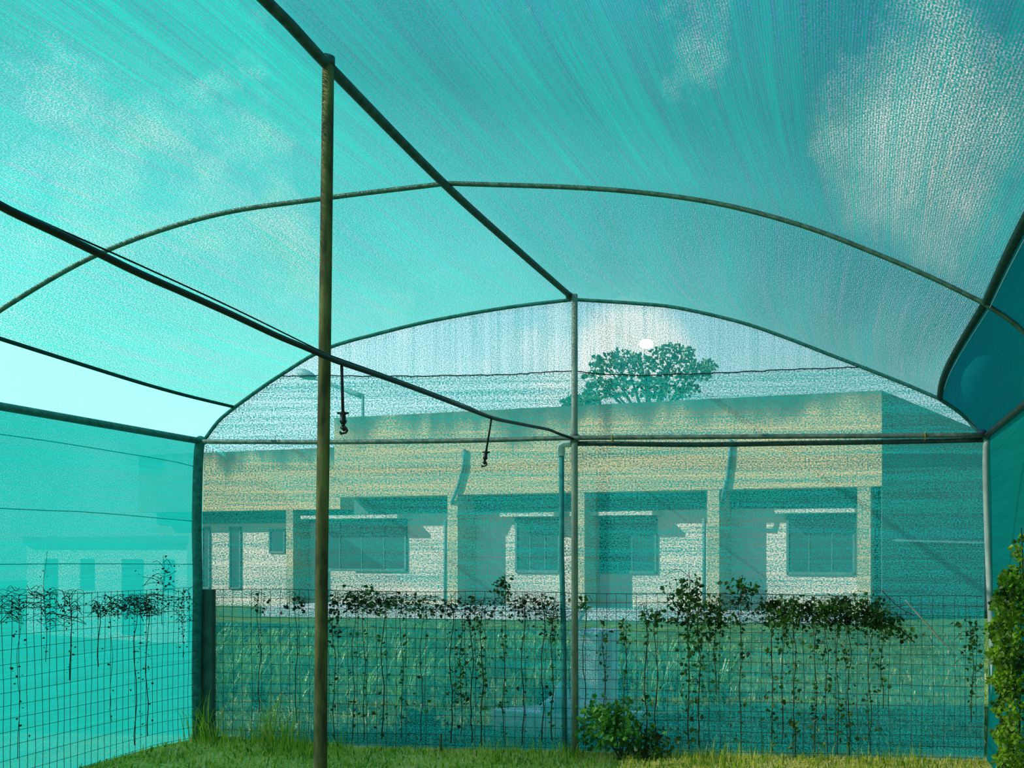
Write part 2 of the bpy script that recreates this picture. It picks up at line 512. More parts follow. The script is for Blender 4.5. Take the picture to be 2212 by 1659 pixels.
# gable piece, woven the other way, with one torn oval hole
ug = np.concatenate([np.linspace(600, 1368, 120), np.linspace(1369, 1424, 90), np.linspace(1425, 1876, 80)])
tg = np.concatenate([np.linspace(0, .28, 14), np.linspace(.29, .56, 64), np.linspace(.58, 1, 20)])
hole = end_pt(1396, 743)
P, UV = [], []
for u in ug:
    lo, hi = SEAMV(u), min(SEAMV(u), archV(u))
    a, b = end_pt(u, lo), end_pt(u, hi)
    P.append([tuple(a.lerp(b, z)) for z in tg])
    UV.append([(a.lerp(b, z).z, a.x) for z in tg])
Pg = np.array(P)
def in_hole(i, j):
    c = (Pg[i, j]+Pg[i+1, j+1])/2
    dx, dz = (c[0]-hole.x)/.052, (c[2]-hole.z)/.036
    dx, dz = dx*.97+dz*.25, dz*.97-dx*.25
    return dx*dx+dz*dz < 1
wg = tag(grid('wall_gable', P, UV, M['net_gable'], None, in_hole), 'pale blue-green cloth filling the gable arch, with one oval hole', kind='structure')
pts = [end_pt(u, SEAMV(u)+R.uniform(-1.2, 1.2), .006) for u in np.linspace(602, 1874, 120)]
MB().tube(pts, .0042, 5).build('seam', M['stitch'], wg)

# ------------------------------------------------------------------ pipe frame
fr = thing('pipe_frame', 'galvanised pipe frame of hoops, ridge, eaves and posts carrying the green cloth', 'frame', (XC, 6.5, 0))
def inset(P, d):
    Q = P.copy()
    c = np.stack([np.full(len(P), XC), P[:, 1], np.full(len(P), .9)], 1)-P
    return Q+c/np.linalg.norm(c, axis=1)[:, None]*d
ridge = [(-1.84, -1.8, 3.21), (-1.835, 1.0, 3.212), (-1.835, 3.04, 3.213), (-1.853, 3.42, 3.213), (-1.886, 4.53, 3.215), (-1.862, 5.6, 3.215), (-1.842, 6.55, 3.225)]
MB().tube(smooth_path(ridge, 40), .021, 12).build('ridge_pipe', M['galv_dark'], fr, True)
for i, P_ in enumerate(HOOPS):
    Q = inset(P_, .016)
    if i == 3: Q[:, 1] -= .012
    o = MB().tube(Q, .0115 if i < 3 else .0125, 10).build('hoop', M['hoop'] if i < 3 else M['wrapped'], fr, True)
    if i == 3: tag(o, 'dark net-wrapped end hoop')
# cloth tied round the right shoulder of the middle hoop
EL, ER = end_pt(433, 953, .1), end_pt(2131, 941, .1)
MB().tube([(XL+.03, -1.8, ZE), (XL+.03, 3, ZE-.006), EL], .024, 12).build('eave_pipe', M['wrapped'], fr, True)
MB().tube([(XR-.03, -1.8, ZE), (XR-.03, 3, ZE-.006), ER], .021, 12).build('eave_pipe', M['galv_dark'], fr, True)
lp = MB().tube(smooth_path([EL+Vector((0, 0, .02)), end_pt(428, 1000, .1), end_pt(425, 1140, .1), end_pt(427, 1262, .1), end_pt(425, 1420, .1), end_pt(424, 1602, .1)], 24), .030, 12).build('corner_post', M['wrapped'], fr, True)
tag(lp, 'left corner post wrapped in net')
MB().tube(smooth_path([ER+Vector((0, 0, .02)), end_pt(2129, 1000, .1), end_pt(2131, 1100, .1), end_pt(2138, 1290, .1), end_pt(2146, 1450, .1), end_pt(2152, 1660, .1)], 24), .0215, 12).build('corner_post', M['pale_pipe'], fr, True)
MB().tube([end_pt(1241, 636, .1), end_pt(1241, 960, .1), end_pt(1242, 1632, .1)], [.022, .023, .0245], 12).build('center_post', M['galv_mid'], fr, True)
cb = MB().tube(smooth_path([end_pt(440, 954, .13), end_pt(700, 955, .13), end_pt(1000, 952, .13), end_pt(1240, 946, .13), end_pt(1650, 943, .13), end_pt(2126, 940, .13)], 30), .0165, 12).build('crossbar', M['galv'], fr, True)
for u, v in ((1323, 948), (1998, 942)):
    t = MB()
    c = end_pt(u, v, .13)
    ring = [c+Vector((0, math.cos(a)*.0215, math.sin(a)*.026)) for a in np.linspace(0, 2*PI, 15)]
    t.tube(ring, .004, 5)
    tag(t.build('cable_tie', M['tie'], cb), 'yellow cord tied round the crossbar')
MB().tube([end_pt(1241, 938, .1), end_pt(1241, 956, .1)], .029, 12).build('clamp', M['galv'], fr, True)
for p, s in ((EL, 1), (ER, -1)):
    MB().ball(p+Vector((0, 0, .0)), .034, .034, .04, 12, 8).build('corner_joint', M['wrapped'], fr, True)
MB().ball(Vector(ridge[-1])+Vector((0, -.04, -.005)), .03, .03, .03).build('ridge_joint', M['galv_dark'], fr, True)
tag(MB().ball(ER+Vector((-.03, -.01, .018)), .035, .03, .022).build('cloth_wrap', M['cloth_blue'], fr, True), 'dark blue cloth knotted at the right corner')

df = thing('door_frame', 'bent pipe frame with pale elbow, its upright just left of the centre post', 'frame', end_pt(1212, 1640, .05))
top = smooth_path([end_pt(1222, 959, .07), end_pt(1300, 958, .07), end_pt(1500, 960.5, .07), end_pt(1750, 957, .07), end_pt(2000, 953, .08), end_pt(2124, 950, .09)], 30)
MB().tube(top, .0175, 12).build('top_rail', M['galv_dark'], df, True)
tag(MB().tube([end_pt(1213, 968, .05), end_pt(1213, 1200, .03), end_pt(1218, 1400, .03), end_pt(1220, 1640, .03)], .0185, 12).build('upright', M['teal_wrap'], df, True), 'upright sleeved in teal cloth')
el = [end_pt(1213, 985, .052), end_pt(1213, 968, .055), end_pt(1215, 961, .06), end_pt(1222, 959, .066), end_pt(1236, 959, .07)]
tag(MB().tube(smooth_path(el, 14), .0235, 12).build('elbow', M['elbow'], df, True), 'pale elbow fitting')

sp = thing('support_pole', 'tall rusty olive-brown pole propping the ridge pipe', 'pole', (-1.86, 3.39, 0))
MB().tube([at(690.5, 1190+CZ*F/3.39, 3.39), at(692, 1659, 3.39), at(695, 1200, 3.39), at(701, 800, 3.39), at(706, 400, 3.39), at(709, 140, 3.39)],
          [.0225, .0222, .0212, .0205, .02, .0195], 14).build('shaft', M['rust'], sp, True)
MB().tube([at(709, 142, 3.39), at(709.3, 124, 3.40)], [.022, .0225], 14).build('cap', M['galv_dark'], sp, True)

# ------------------------------------------------------------------ irrigation line
def onx(u, v, x): return at(u, v, x*F/(u-PU))
hp = [(-60, 408), (0, 444), (60, 474), (130, 507), (210, 546), (300, 590), (400, 634), (500, 679), (600, 726), (660, 751), (700, 769), (735, 783), (800, 805), (860, 826), (930, 852), (1000, 879), (1064, 903), (1110, 913), (1150, 921), (1185, 928), (1205, 936), (1236, 947)]
hx = [-1.80 + .0*i for i in range(len(hp))]
path = [onx(u, v, -1.79 if u < 900 else -1.79-.06*(u-900)/340) for u, v in hp]
path[-1] = end_pt(1238, 948, .14)
path = [Vector((-1.79, y, path[0].z)) for y in (-1.7, -.8, -.1, .5, .9, 1.2, 1.45, 1.65, 1.8)]+path
hs = smooth_path(path, 300)
ho = tag(MB().tube(hs, .0098, 10).build('irrigation_hose', M['hose'], None, True), 'black irrigation hose sagging from the left edge to the centre post', 'hose')
wp = [(-60, 402), (0, 437), (120, 492), (300, 572), (500, 664), (690, 757), (720, 770), (860, 820), (1000, 873), (1063, 899), (1150, 921), (1230, 942)]
ws = smooth_path([Vector((-1.80, y, CZ+(PV-402)/(PU+60)*1.80)) for y in (-1.7, -.8, -.1, .5, .9, 1.2, 1.45, 1.65, 1.8)]+[onx(u, v, -1.80 if u < 900 else -1.80-.05*(u-900)/340) for u, v in wp], 200)
tag(MB().tube(ws, .0024, 6).build('support_wire', M['wire'], None, True), 'thin straight wire strung just above the black irrigation hose', 'wire')

def sprinkler(u0, v0, u1, v1, x, label):
    p0, p1 = onx(u0, v0, x), onx(u0, v1, x)
    p1 = at(u1, v1, p0.y)
    s = thing('sprinkler', label, 'sprinkler', p0, 'hanging sprinklers on the hose')
    d = p1-p0
    q = lambda t: p0+d*t
    MB().tube([q(0), q(.3), q(.72)], .0052, 8).build('drop_tube', M['hose'], s, True)
    v = MB().tube([q(.68), q(.70), q(.715), q(.735), q(.75), q(.80), q(.82), q(.86)], [.006, .013, .013, .008, .0095, .0095, .013, .008], 10)
    v.tube([q(.705)+Vector((-.02, 0, 0)), q(.705)+Vector((.02, 0, 0))], .004, 6)
    v.build('valve', M['plastic'], s, True)
    n = MB().tube([q(.86), q(.89)], .006, 8)
    n.tube([q(.88), q(.92)+Vector((.010, 0, 0)), q(.955)+Vector((.014, 0, 0)), q(.985)+Vector((.008, 0, 0)), q(1.0)+Vector((-.010, 0, 0)), q(.985)+Vector((-.012, 0, .004))], .0042, 6)
    n.tube([q(.90)+Vector((-.006, 0, 0)), q(.945)+Vector((.006, 0, 0))], .0075, 6)
    n.build('nozzle', M['plastic'], s, True)
sprinkler(738, 786, 742, 937, -1.80, 'black hanging sprinkler beside the rusty support pole')
sprinkler(1062, 902, 1045, 1008, -1.805, 'tilted black hanging sprinkler farther along the hose, nearer the centre post')

# ------------------------------------------------------------------ wire fences
def fence_back():
    t = thing('wire_fence', 'welded wire fence standing along the far end net', 'fence', (XC, end_y(XC, .05), 0))
    m = MB()
    topv = lambda u: 1273+(u-460)*.0096
    botv = lambda u: 1601+(u-450)*.024
    x0, x1 = end_pt(462, 1400, .055).x, end_pt(2124, 1400, .055).x
    xs = np.arange(x0, x1, .0735)
    jit = [R.uniform(-.006, .006) for _ in xs]
    for x, j in zip(xs, jit):
        Y = end_y(x, .055); u = PU+F*x/Y
        a, b = end_pt(u, topv(u), .055), end_pt(u, botv(u)+4, .055)
        pts = [a.lerp(b, k/6)+Vector((j*math.sin(k*1.3)+R.uniform(-.003, .003), 0, 0)) for k in range(7)]
        m.tube(pts, .0017, 5, False)
    for k in range(17):
        f = k/16
        f = .0+f**1.02
        pts = []
        for u in np.linspace(462, 2124, 60):
            a, b = end_pt(u, topv(u), .058), end_pt(u, botv(u)-4, .058)
            p = a.lerp(b, f); p.z += .004*math.sin(u*.013+k)+R.uniform(-.0015, .0015)
            pts.append(p)
        m.tube(pts, .0016 if k else .0024, 5, False)
    m.build('mesh_panel', M['mesh_wire'], t)
fence_back()
def fence_left():
    t = thing('wire_fence', 'close-meshed wire fence standing along the left side net', 'fence', (XL+.06, 4.5, 0))
    m = MB()
    x = XL+.06
    ys = np.arange(1.2, end_y(XL)-.16, .051)
    zt = lambda y: 1.165+.02*(6.6-y)/1.5
    for y in ys:
        j = R.uniform(-.012, .012)
        g = gz(x, y)
        m.tube([(x, y+j*math.sin(k*.9)*.6+R.uniform(-.004, .004), g+(zt(y)-g)*k/6) for k in range(7)], .0014, 5, False)
    for k in range(15):
        f = k/14
        m.tube([(x+.004, y, gz(x, y)+.02+(zt(y)-gz(x, y)-.02)*f+.006*math.sin(y*2.2+k*.8)) for y in np.linspace(1.2, end_y(XL)-.16, 50)], .0014, 5, False)
    m.build('mesh_panel', M['mesh_wire'], t)
fence_left()
# concrete corner post of the fence
p0, p1 = end_pt(431, 1400, .045), end_pt(461, 1400, .045)
fpo = thing('fence_post', 'square dark concrete fence post at the left corner beside the net-wrapped pipe', 'post', (p0.x, p0.y, 0))
m = MB()
zt = end_pt(450, 1273, .05).z
m.prism([(p0.x, p0.y-.02), (p1.x, p1.y-.02), (p1.x, p1.y+.03), (p0.x, p0.y+.03)], -.03, zt)
m.build('shaft', M['post_concrete'], fpo, False, .006)
f0, f1 = end_pt(428, 1560, .1), end_pt(470, 1560, .1)
MB().prism([(f0.x, f0.y-.03), (f1.x, f1.y-.01), (f1.x, f1.y+.07), (f0.x, f0.y+.05)], -.02, .07).build('footing', M['post_concrete'], fpo, False, .015)
stk = end_pt(952, 1600, .1)
tag(MB().tube([end_pt(952, 1622, .1), end_pt(953, 1585, .1)], [.008, .007], 6).build('stake', M['rust']), 'short rusty stake in the grass at the foot of the back fence', 'stake')

# ------------------------------------------------------------------ climbing vines
def vine_on(pt, top, bot, u, n, label, group, size=(.03, .055), spread=14, bushy=None, dry=False, stem_r=.004, twigs=3):
    """pt(u, v, off) places things on a fence plane; stem climbs one mesh wire"""
    base = pt(u, bot, .07)
    t = thing('climbing_vine', label, 'vine', base, group)
    s = MB()
    pts, k = [], max(6, int((bot-top)/22))
    ph = R.uniform(0, 6)
    for i in range(k+1):
        f = i/k
        v = bot+(top-bot)*f
        pts.append(pt(u+3.2*math.sin(f*k*.8+ph)*(.4+f)+R.uniform(-1.5, 1.5), v, .068+.006*math.sin(f*k*.8)))
    s.tube(smooth_path(pts, k*2+1), [stem_r*(1-.45*i/(k*2)) for i in range(k*2+1)], 6)
    zone = bushy or (top, bot)
    ends = []
    for i in range(twigs):
        v = R.uniform(*zone)
        du = R.choice((-1, 1))*R.uniform(10, spread*2.2)
        q = [pt(u, v, .07), pt(u+du*.5, v-R.uniform(2, 14), .08), pt(u+du, v+R.uniform(-16, 12), .085)]
        s.tube(smooth_path(q, 7), .0017, 5)
        ends.append((u+du, v))
    s.build('stem', M['bark'], t)
    lf = MB()
    for i in range(int(n*1.5)):
        if R.random() < .66:
            v = R.triangular(zone[0], zone[1], zone[0]+(zone[1]-zone[0])*.3)
            du = R.gauss(0, spread)
        else:
            v = R.uniform(top, bot-10)
            du = R.gauss(0, spread*.45)
        p = pt(u+du, v, .07+R.uniform(-.005, .05))
        lf.leaf(p, R.uniform(*size))
    lf.build('foliage', M['vine_dry'] if dry else M['vine_leaf'], t)
    return t

GB = 'vines climbing the back fence'
right = [  # u, top, bot, leaves, bushy zone, spread, label
    (1262, 1288, 1610, 16, (1285, 1330), 9, 'thin vine hugging the right side of the grey centre post'),
    (1305, 1330, 1590, 20, (1340, 1480), 6, 'sparse beaded vine second to the right of the centre post'),
    (1350, 1335, 1600, 34, (1335, 1400), 9, 'vine with one dark leafy knot beside the pale concrete block'),
    (1395, 1308, 1612, 34, (1310, 1370), 10, 'thin vine with a few leaves near the fence top, left of the tallest right-hand clump'),
    (1417, 1316, 1612, 30, (1318, 1360), 11, 'slender vine close against the left side of the tallest right-hand clump'),
    (1487, 1236, 1618, 260, (1240, 1400), 24, 'tallest leafy vine rising above the fence right of the centre post, heart leaves below'),
    (1510, 1300, 1618, 70, (1330, 1480), 12, 'leafy vine close right of the tallest leafy vine'),
    (1545, 1290, 1500, 110, (1295, 1380), 14, 'short leafy vine with dark hanging clump under the fence top'),
    (1600, 1242, 1622, 110, (1245, 1320), 22, 'vine with an arching leafy tip above the fence, left of the dense top band'),
    (1668, 1290, 1622, 120, (1290, 1360), 18, 'vine at the left end of the dense leafy band on the fence top'),
    (1690, 1300, 1600, 46, (1300, 1400), 12, 'thin vine with scattered leaves under the dense band, second from its left end'),
    (1716, 1285, 1630, 130, (1288, 1365), 20, 'thick dark vine stem reaching the ground under the dense band'),
    (1762, 1290, 1625, 110, (1290, 1365), 18, 'vine in the dense top band below the left half of the right-hand window'),
    (1786, 1295, 1625, 80, (1295, 1370), 16, 'twisted vine in the dense top band below the middle of the right-hand window'),
    (1810, 1290, 1630, 90, (1290, 1365), 16, 'straight dark vine below the right half of the right-hand window'),
    (1834, 1290, 1632, 120, (1290, 1370), 20, 'thick vine in the dense band below the last building column'),
    (1880, 1300, 1630, 110, (1300, 1385), 22, 'vine at the right end of the dense band where the building corner shows'),
    (1906, 1310, 1530, 90, (1320, 1385), 24, 'short vine with drooping leaves just right of the building corner'),
    (2100, 1330, 1560, 60, (1330, 1480), 18, 'wispy vine beside the right corner post'),
]
left = [
    (1193, 1290, 1600, 60, (1300, 1420), 9, 'shaggy dark vine just left of the teal door upright'),
    (1172, 1282, 1600, 40, (1284, 1345), 12, 'dark vine second to the left of the teal door upright'),
    (1130, 1282, 1610, 46, (1284, 1360), 12, 'dark twisted vine climbing right of the tall leafy sprig'),
    (1088, 1240, 1600, 100, (1242, 1312), 13, 'vine topped by a tall leafy sprig rising over the back fence'),
    (1041, 1290, 1610, 60, (1300, 1500), 10, 'straight dark vine with green leaves halfway down'),
    (1019, 1290, 1605, 44, (1295, 1370), 14, 'vine with larger hanging leaves left of the straight dark vine'),
    (996, 1330, 1590, 60, (1400, 1540), 10, 'bright green low vine on the left half of the back fence'),
    (975, 1285, 1606, 44, (1290, 1340), 14, 'thin dark vine midway along the left half of the back fence'),
    (910, 1290, 1600, 50, (1290, 1350), 18, 'faint vine with leaves bunched at the top, midway from pole to door upright'),
    (868, 1290, 1595, 60, (1285, 1335), 18, 'vine third to the right of the rusty pole, under the sunlit wall patch'),
    (827, 1285, 1596, 70, (1285, 1335), 16, 'dark straight vine under the dark left-hand window'),
    (786, 1262, 1598, 70, (1262, 1330), 18, 'vine with a spray of leaves above the fence right of the rusty pole'),
    (763, 1280, 1598, 46, (1282, 1330), 13, 'vine second to the right of the rusty pole'),
    (722, 1275, 1600, 40, (1275, 1400), 8, 'vine climbing immediately right of the rusty pole'),
    (640, 1280, 1560, 26, (1280, 1330), 16, 'thin vine immediately left of the rusty pole'),
    (560, 1275, 1540, 20, (1275, 1330), 16, 'bare thin vine between fence post and rusty pole'),
]
for u, a, b, n, z, s, lab in right:
    vine_on(end_pt, a, b, u, n, lab, GB, (.016, .045), s, z, False, .0046 if 'thick' in lab or 'tall' in lab else .0036, 6)
for u, a, b, n, z, s, lab in left:
    vine_on(end_pt, a, b, u, n, lab, GB, (.014, .036), s, z, n < 50, .0042 if 'dark' in lab else .003, 7)
def left_pt(u, v, off=0): return at(u, v, (XL+off)*F/(u-PU))
GL = 'vines climbing the left fence'
for u, a, b, n, z, s, lab in [
    (40, 1290, 1640, 40, (1290, 1345), 22, 'dry vine at the far left end of the left fence'),
    (98, 1190, 1430, 34, (1270, 1360), 14, 'dry vine with a bare twig rising above the left fence'),
    (152, 1280, 1470, 30, (1285, 1350), 12, 'dry vine with small dark tufts on the left fence, under the white glow'),
    (213, 1300, 1440, 22, (1305, 1340), 8, 'short dry vine ending in a dark tuft on the left fence'),
    (240, 1285, 1560, 46, (1290, 1335), 14, 'dry twisted vine in the middle of the left fence'),
    (292, 1285, 1610, 80, (1288, 1335), 20, 'long dark vine at the thickest tangle on the left fence'),
    (318, 1285, 1590, 70, (1288, 1340), 18, 'dark vine at the right half of the left fence tangle'),
    (352, 1200, 1350, 60, (1215, 1320), 22, 'spray of thin twigs rising above the left fence near the corner'),
    (395, 1270, 1420, 60, (1275, 1350), 14, 'leafy dry vine beside the net-wrapped corner post')]:
    vine_on(left_pt, a, b, u, n, lab, GL, (.008, .02), s, z, True, .0030 if 'dark' in lab else .0016, 14)
# sprawling tangles lying along the fence tops
def tangle(pt, u0, u1, v0, v1, n, nl, label, mat, size):
    t = thing('vine_tangle', label, 'vine', pt((u0+u1)/2, (v0+v1)/2, .07))
    s, lf = MB(), MB()
    for i in range(n):
        u, v = R.uniform(u0, u1), R.uniform(v0, v1)
        L_ = R.uniform(18, 70)
        d = R.choice((-1, 1))
        q = [pt(u+d*L_*f, v+R.gauss(0, 7), .07+R.uniform(0, .03)) for f in (0, .35, .7, 1)]
        s.tube(smooth_path(q, 9), R.uniform(.0010, .0020), 4)
    for i in range(nl):
        u = R.uniform(u0-5, u1+5); v = R.triangular(v0-6, v1+12, (v0+v1)/2)
        lf.leaf(pt(u, v, .07+R.uniform(0, .045)), R.uniform(*size))
    s.build('stem', M['bark'], t); lf.build('foliage', mat, t)
tangle(end_pt, 715, 900, 1282, 1318, 40, 120, 'low dry tangle of twigs along the fence top right of the rusty pole', M['vine_dry'], (.014, .034))
tangle(end_pt, 930, 1205, 1286, 1330, 50, 130, 'dry tangle of twigs along the fence top left of the teal upright', M['vine_dry'], (.014, .034))
tangle(end_pt, 1440, 1660, 1292, 1350, 36, 150, 'loose leafy tangle on the fence top between the two tallest vines', M['vine_leaf'], (.016, .038))
tangle(end_pt, 1660, 1905, 1288, 1352, 70, 420, 'dense leafy tangle on the fence top below the right-hand window', M['vine_leaf'], (.016, .04))
tangle(left_pt, 225, 360, 1286, 1325, 50, 160, 'thick brown tangle along the top of the left fence', M['vine_dry'], (.007, .018))
tangle(left_pt, 0, 150, 1270, 1345, 50, 60, 'wispy twig tangle at the left end of the left fence', M['vine_dry'], (.006, .014))
# stick and trailing runner right of the building corner
tag(MB().tube(smooth_path([end_pt(1955, 1296, .085), end_pt(1990, 1335, .085), end_pt(2030, 1380, .085), end_pt(2056, 1404, .085)], 16), [.0035+.0004*i for i in range(12)]+[.006, .005, .004, .003], 7).build('stick', M['twig_pale'], None, True), 'pale bare stick leaning diagonally against the right end of the back fence', 'stick')
t = thing('trailing_vine', 'long woody runner slanting down from the dense tangle toward the leaning stick', 'vine', end_pt(1900, 1330, .08))
MB().tube(smooth_path([end_pt(1850, 1300, .08), end_pt(1900, 1335, .08), end_pt(1945, 1360, .085), end_pt(1976, 1388, .085)], 14), .005, 6).tube(smooth_path([end_pt(1905, 1276, .08), end_pt(1940, 1310, .08), end_pt(1975, 1330, .08)], 10), .003, 6).build('stem', M['bark'], t)
lf = MB()
for i in range(120):
    f = R.random()
    lf.leaf(end_pt(1860+f*110+R.gauss(0, 16), 1305+f*75+R.gauss(0, 16), .09+R.uniform(0, .03)), R.uniform(.02, .045))
lf.build('foliage', M['vine_leaf'], t)

# ------------------------------------------------------------------ shrubs and bush
def shrub(name, label, pts, size, mat, stems, loc, cat='shrub'):
    t = thing(name, label, cat, loc)
    s = MB()
    for a, b in stems: s.tube(smooth_path([a, (Vector(a)+Vector(b))/2+Vector((R.uniform(-.03, .03), 0, .02)), b], 8), [.007-.0006*i for i in range(8)], 6)
    s.build('stem', M['bark'], t)
    lf = MB()
    for p in pts: lf.leaf(p, R.uniform(*size))
    lf.build('foliage', mat, t)
pts = [end_pt(R.gauss(1325, 36), R.triangular(1505, 1625, 1580), .16+R.uniform(-.05, .12)) for _ in range(520)]+[end_pt(R.gauss(1300, 14), R.uniform(1520, 1560), .16+R.uniform(0, .06)) for _ in range(90)]
shrub('shrub', 'low leafy green shrub at the fence foot right of the centre post', pts, (.025, .055), M['shrub_leaf'], [(end_pt(1340, 1640, .16), end_pt(1340+d, 1530+abs(d)*.6, .2)) for d in (-45, -15, 20, 50)], end_pt(1340, 1640, .16))
pts = [end_pt(R.gauss(1400, 26), R.triangular(1560, 1650, 1625), .16+R.uniform(-.05, .1)) for _ in range(330)]
shrub('shrub', 'dark ragged weed beside the green shrub, farther from the centre post', pts, (.02, .045), M['vine_leaf'], [(end_pt(1400, 1650, .16), end_pt(1400+d, 1585+abs(d)*.6, .2)) for d in (-22, 5, 28)], end_pt(1400, 1650, .16))
pts = [at(R.gauss(912, 19), R.triangular(1525, 1605, 1570), 7.0+R.uniform(-.08, .12)) for _ in range(420)]
shrub('shrub', 'round dark weed clump seen through the net between pole and door upright', pts, (.03, .06), M['vine_leaf'], [(at(912, 1600, 7.0), at(912+d, 1540, 7.0)) for d in (-12, 0, 12)], at(912, 1600, 7.0))
# big bush in the right foreground
bp, n = [], 0
while n < 4200:
    Y = R.uniform(4.55, 5.5); z = R.uniform(0, 1.52)
    v = PV-(z-CZ)*F/Y
    ub = np.interp(v, [1165, 1200, 1240, 1262, 1300, 1330, 1380, 1500, 1580, 1660, 1800], [2200, 2190, 2172, 2156, 2148, 2142, 2144, 2150, 2156, 2160, 2164])+9*math.sin(v*.11)+R.gauss(0, 3)
    x = R.uniform(.80, 1.005)
    u = PU+F*x/Y
    if u < ub or (u-ub > 110): continue
    if math.sin(Y*11+z*7)+math.sin(z*15+x*9)+math.sin(x*31+Y*17-z*5) < -.35 and R.random() < .8: continue
    bp.append((x, Y, z)); n += 1
bs = [((.98, 5.0+.1*k, 0), (.97+.02*(k % 2), 5.0+.13*k, 1.35-.1*k)) for k in range(-2, 4)]
shrub('bush', 'dense leafy bush filling the right edge in front of the corner post', bp, (.018, .040), M['bush_leaf'], bs, (.98, 5.05, 0), 'bush')

# ------------------------------------------------------------------ grass
def blades(name, pts, hmin, hmax, w, mat, label, cat, lean=.5, tones=(0, 1), parent=None, kind='stuff'):
    n = len(pts)
    P = np.asarray(pts)
    h = NR.uniform(hmin, hmax, n)*NR.uniform(.6, 1, n)
    a = NR.uniform(0, 2*PI, n)
    ln = NR.uniform(.1, 1, n)*lean
    d = np.stack([np.cos(a), np.sin(a), np.zeros(n)], 1)
    b = NR.uniform(0, 2*PI, n)
    s = np.stack([np.cos(b), np.sin(b), np.zeros(n)], 1)
    up = np.array([0, 0, 1.0])
    ww = w*NR.uniform(.6, 1.3, n)
    v0 = P-s*ww[:, None]; v1 = P+s*ww[:, None]
    m_ = P+up*(h*.6)[:, None]+d*(h*ln*.35)[:, None]
    v2 = m_-s*(ww*.75)[:, None]; v3 = m_+s*(ww*.75)[:, None]
    v4 = P+up*(h*(1-.35*ln))[:, None]+d*(h*ln)[:, None]
    V = np.stack([v0, v1, v2, v3, v4], 1).reshape(-1, 3)
    base = np.arange(n)*5
    fs = []
    for k in base.tolist():
        fs.append((k, k+1, k+3, k+2)); fs.append((k+2, k+3, k+4))
    me = bpy.data.meshes.new(name)
    me.from_pydata(V.tolist(), [], fs)
    at_ = me.attributes.new('tone', 'FLOAT', 'POINT')
    at_.data.foreach_set('value', np.repeat(NR.uniform(tones[0], tones[1], n), 5).astype(np.float32))
    me.materials.append(mat)
    o = bpy.data.objects.new(name, me)
    COL.objects.link(o)
    if label: tag(o, label, cat, None, kind)
    if parent is not None:
        o.parent = parent
        o.matrix_parent_inverse = Matrix.Translation(-Vector(parent.location))
    return o
pts = []
while len(pts) < 12000:
    x = R.uniform(XL+.05, XR-.04); y = R.uniform(5.2, end_y(x)-.02)
    pts.append((x, y, gz(x, y)-.005))
blades('grass', pts, .02, .075, .0048, M['blade'], 'short sunlit green and straw grass on the floor of the shade house', 'grass', .8)
pts = []
while len(pts) < 900:
    u = R.choice([R.gauss(470, 60), R.gauss(600, 40), R.uniform(640, 760), R.gauss(1120, 60), R.gauss(1560, 60), R.uniform(1750, 2000)])
    p = end_pt(u, 1610, R.uniform(.05, .45))
    if XL+.12 < p.x < XR-.06: pts.append((p.x, p.y, gz(p.x, p.y)-.005))
blades('tall_grass', pts, .06, .22, .0028, M['blade'], 'taller green grass growing up against the fence foot', 'grass', .6, (0, .6))
def weed(u, off, n, h, label):
    b = end_pt(u, 1610, off)
    pts = [(b.x+R.gauss(0, .05), b.y+R.gauss(0, .03), gz(b.x, b.y)-.005) for _ in range(n)]
    t = thing('grass_clump', label, 'grass', (b.x, b.y, 0))
    blades('blades', pts, h*.35, h, .003, M['blade'], None, None, .7, (.1, .7), t)
weed(436, .2, 50, .55, 'tall curling grass clump at the foot of the left fence post')
weed(575, .12, 50, .60, 'tall thin grass clump between the left fence post and the rusty pole')
weed(618, .14, 40, .45, 'grass clump just left of the rusty pole')
weed(1230, .2, 60, .20, 'short grass clump at the foot of the grey centre post')
# lawn and plants outside, behind the end net
pts = []
while len(pts) < 15000:
    y = 6.75+R.random()**1.7*9
    x = R.uniform(-.72*y, .26*y)
    if y > end_y(x)+.05: pts.append((x, y, gz(x, y)-.005))
blades('lawn', pts, .05, .16, .007, M['lawn_blade'], 'bright green lawn outside, seen through the end net', 'lawn', .8)
lf = MB()
for row in range(7):
    y = 8.3+row*.75
    for k in range(42):
        u = R.uniform(440, 1580) if row < 4 else R.uniform(440, 1240)
        x = (u-PU)/F*y+R.gauss(0, .1)
        hgt = R.uniform(.22, .5)
        for b in range(7):
            a = R.uniform(0, 2*PI); r = R.uniform(.12, .32); wd = R.uniform(.008, .018)
            d = Vector((math.cos(a), math.sin(a), 0)); sd = Vector((-d.y, d.x, 0))*wd
            c0 = Vector((x, y, 0)); vs = []
            for f, hh in ((0, 0), (.3, .75), (.6, 1), (.85, .92), (1, .7)):
                p = c0+d*r*f+Vector((0, 0, hgt*hh)); g = 1-.7*f
                vs += [p-sd*g, p+sd*g]
            lf.add(vs, [(2*q, 2*q+1, 2*q+3, 2*q+2) for q in range(4)])
tag(lf.build('undergrowth', M['crop_leaf']), 'leafy arching garden plants in rows beyond the net', 'plants', None, 'stuff')

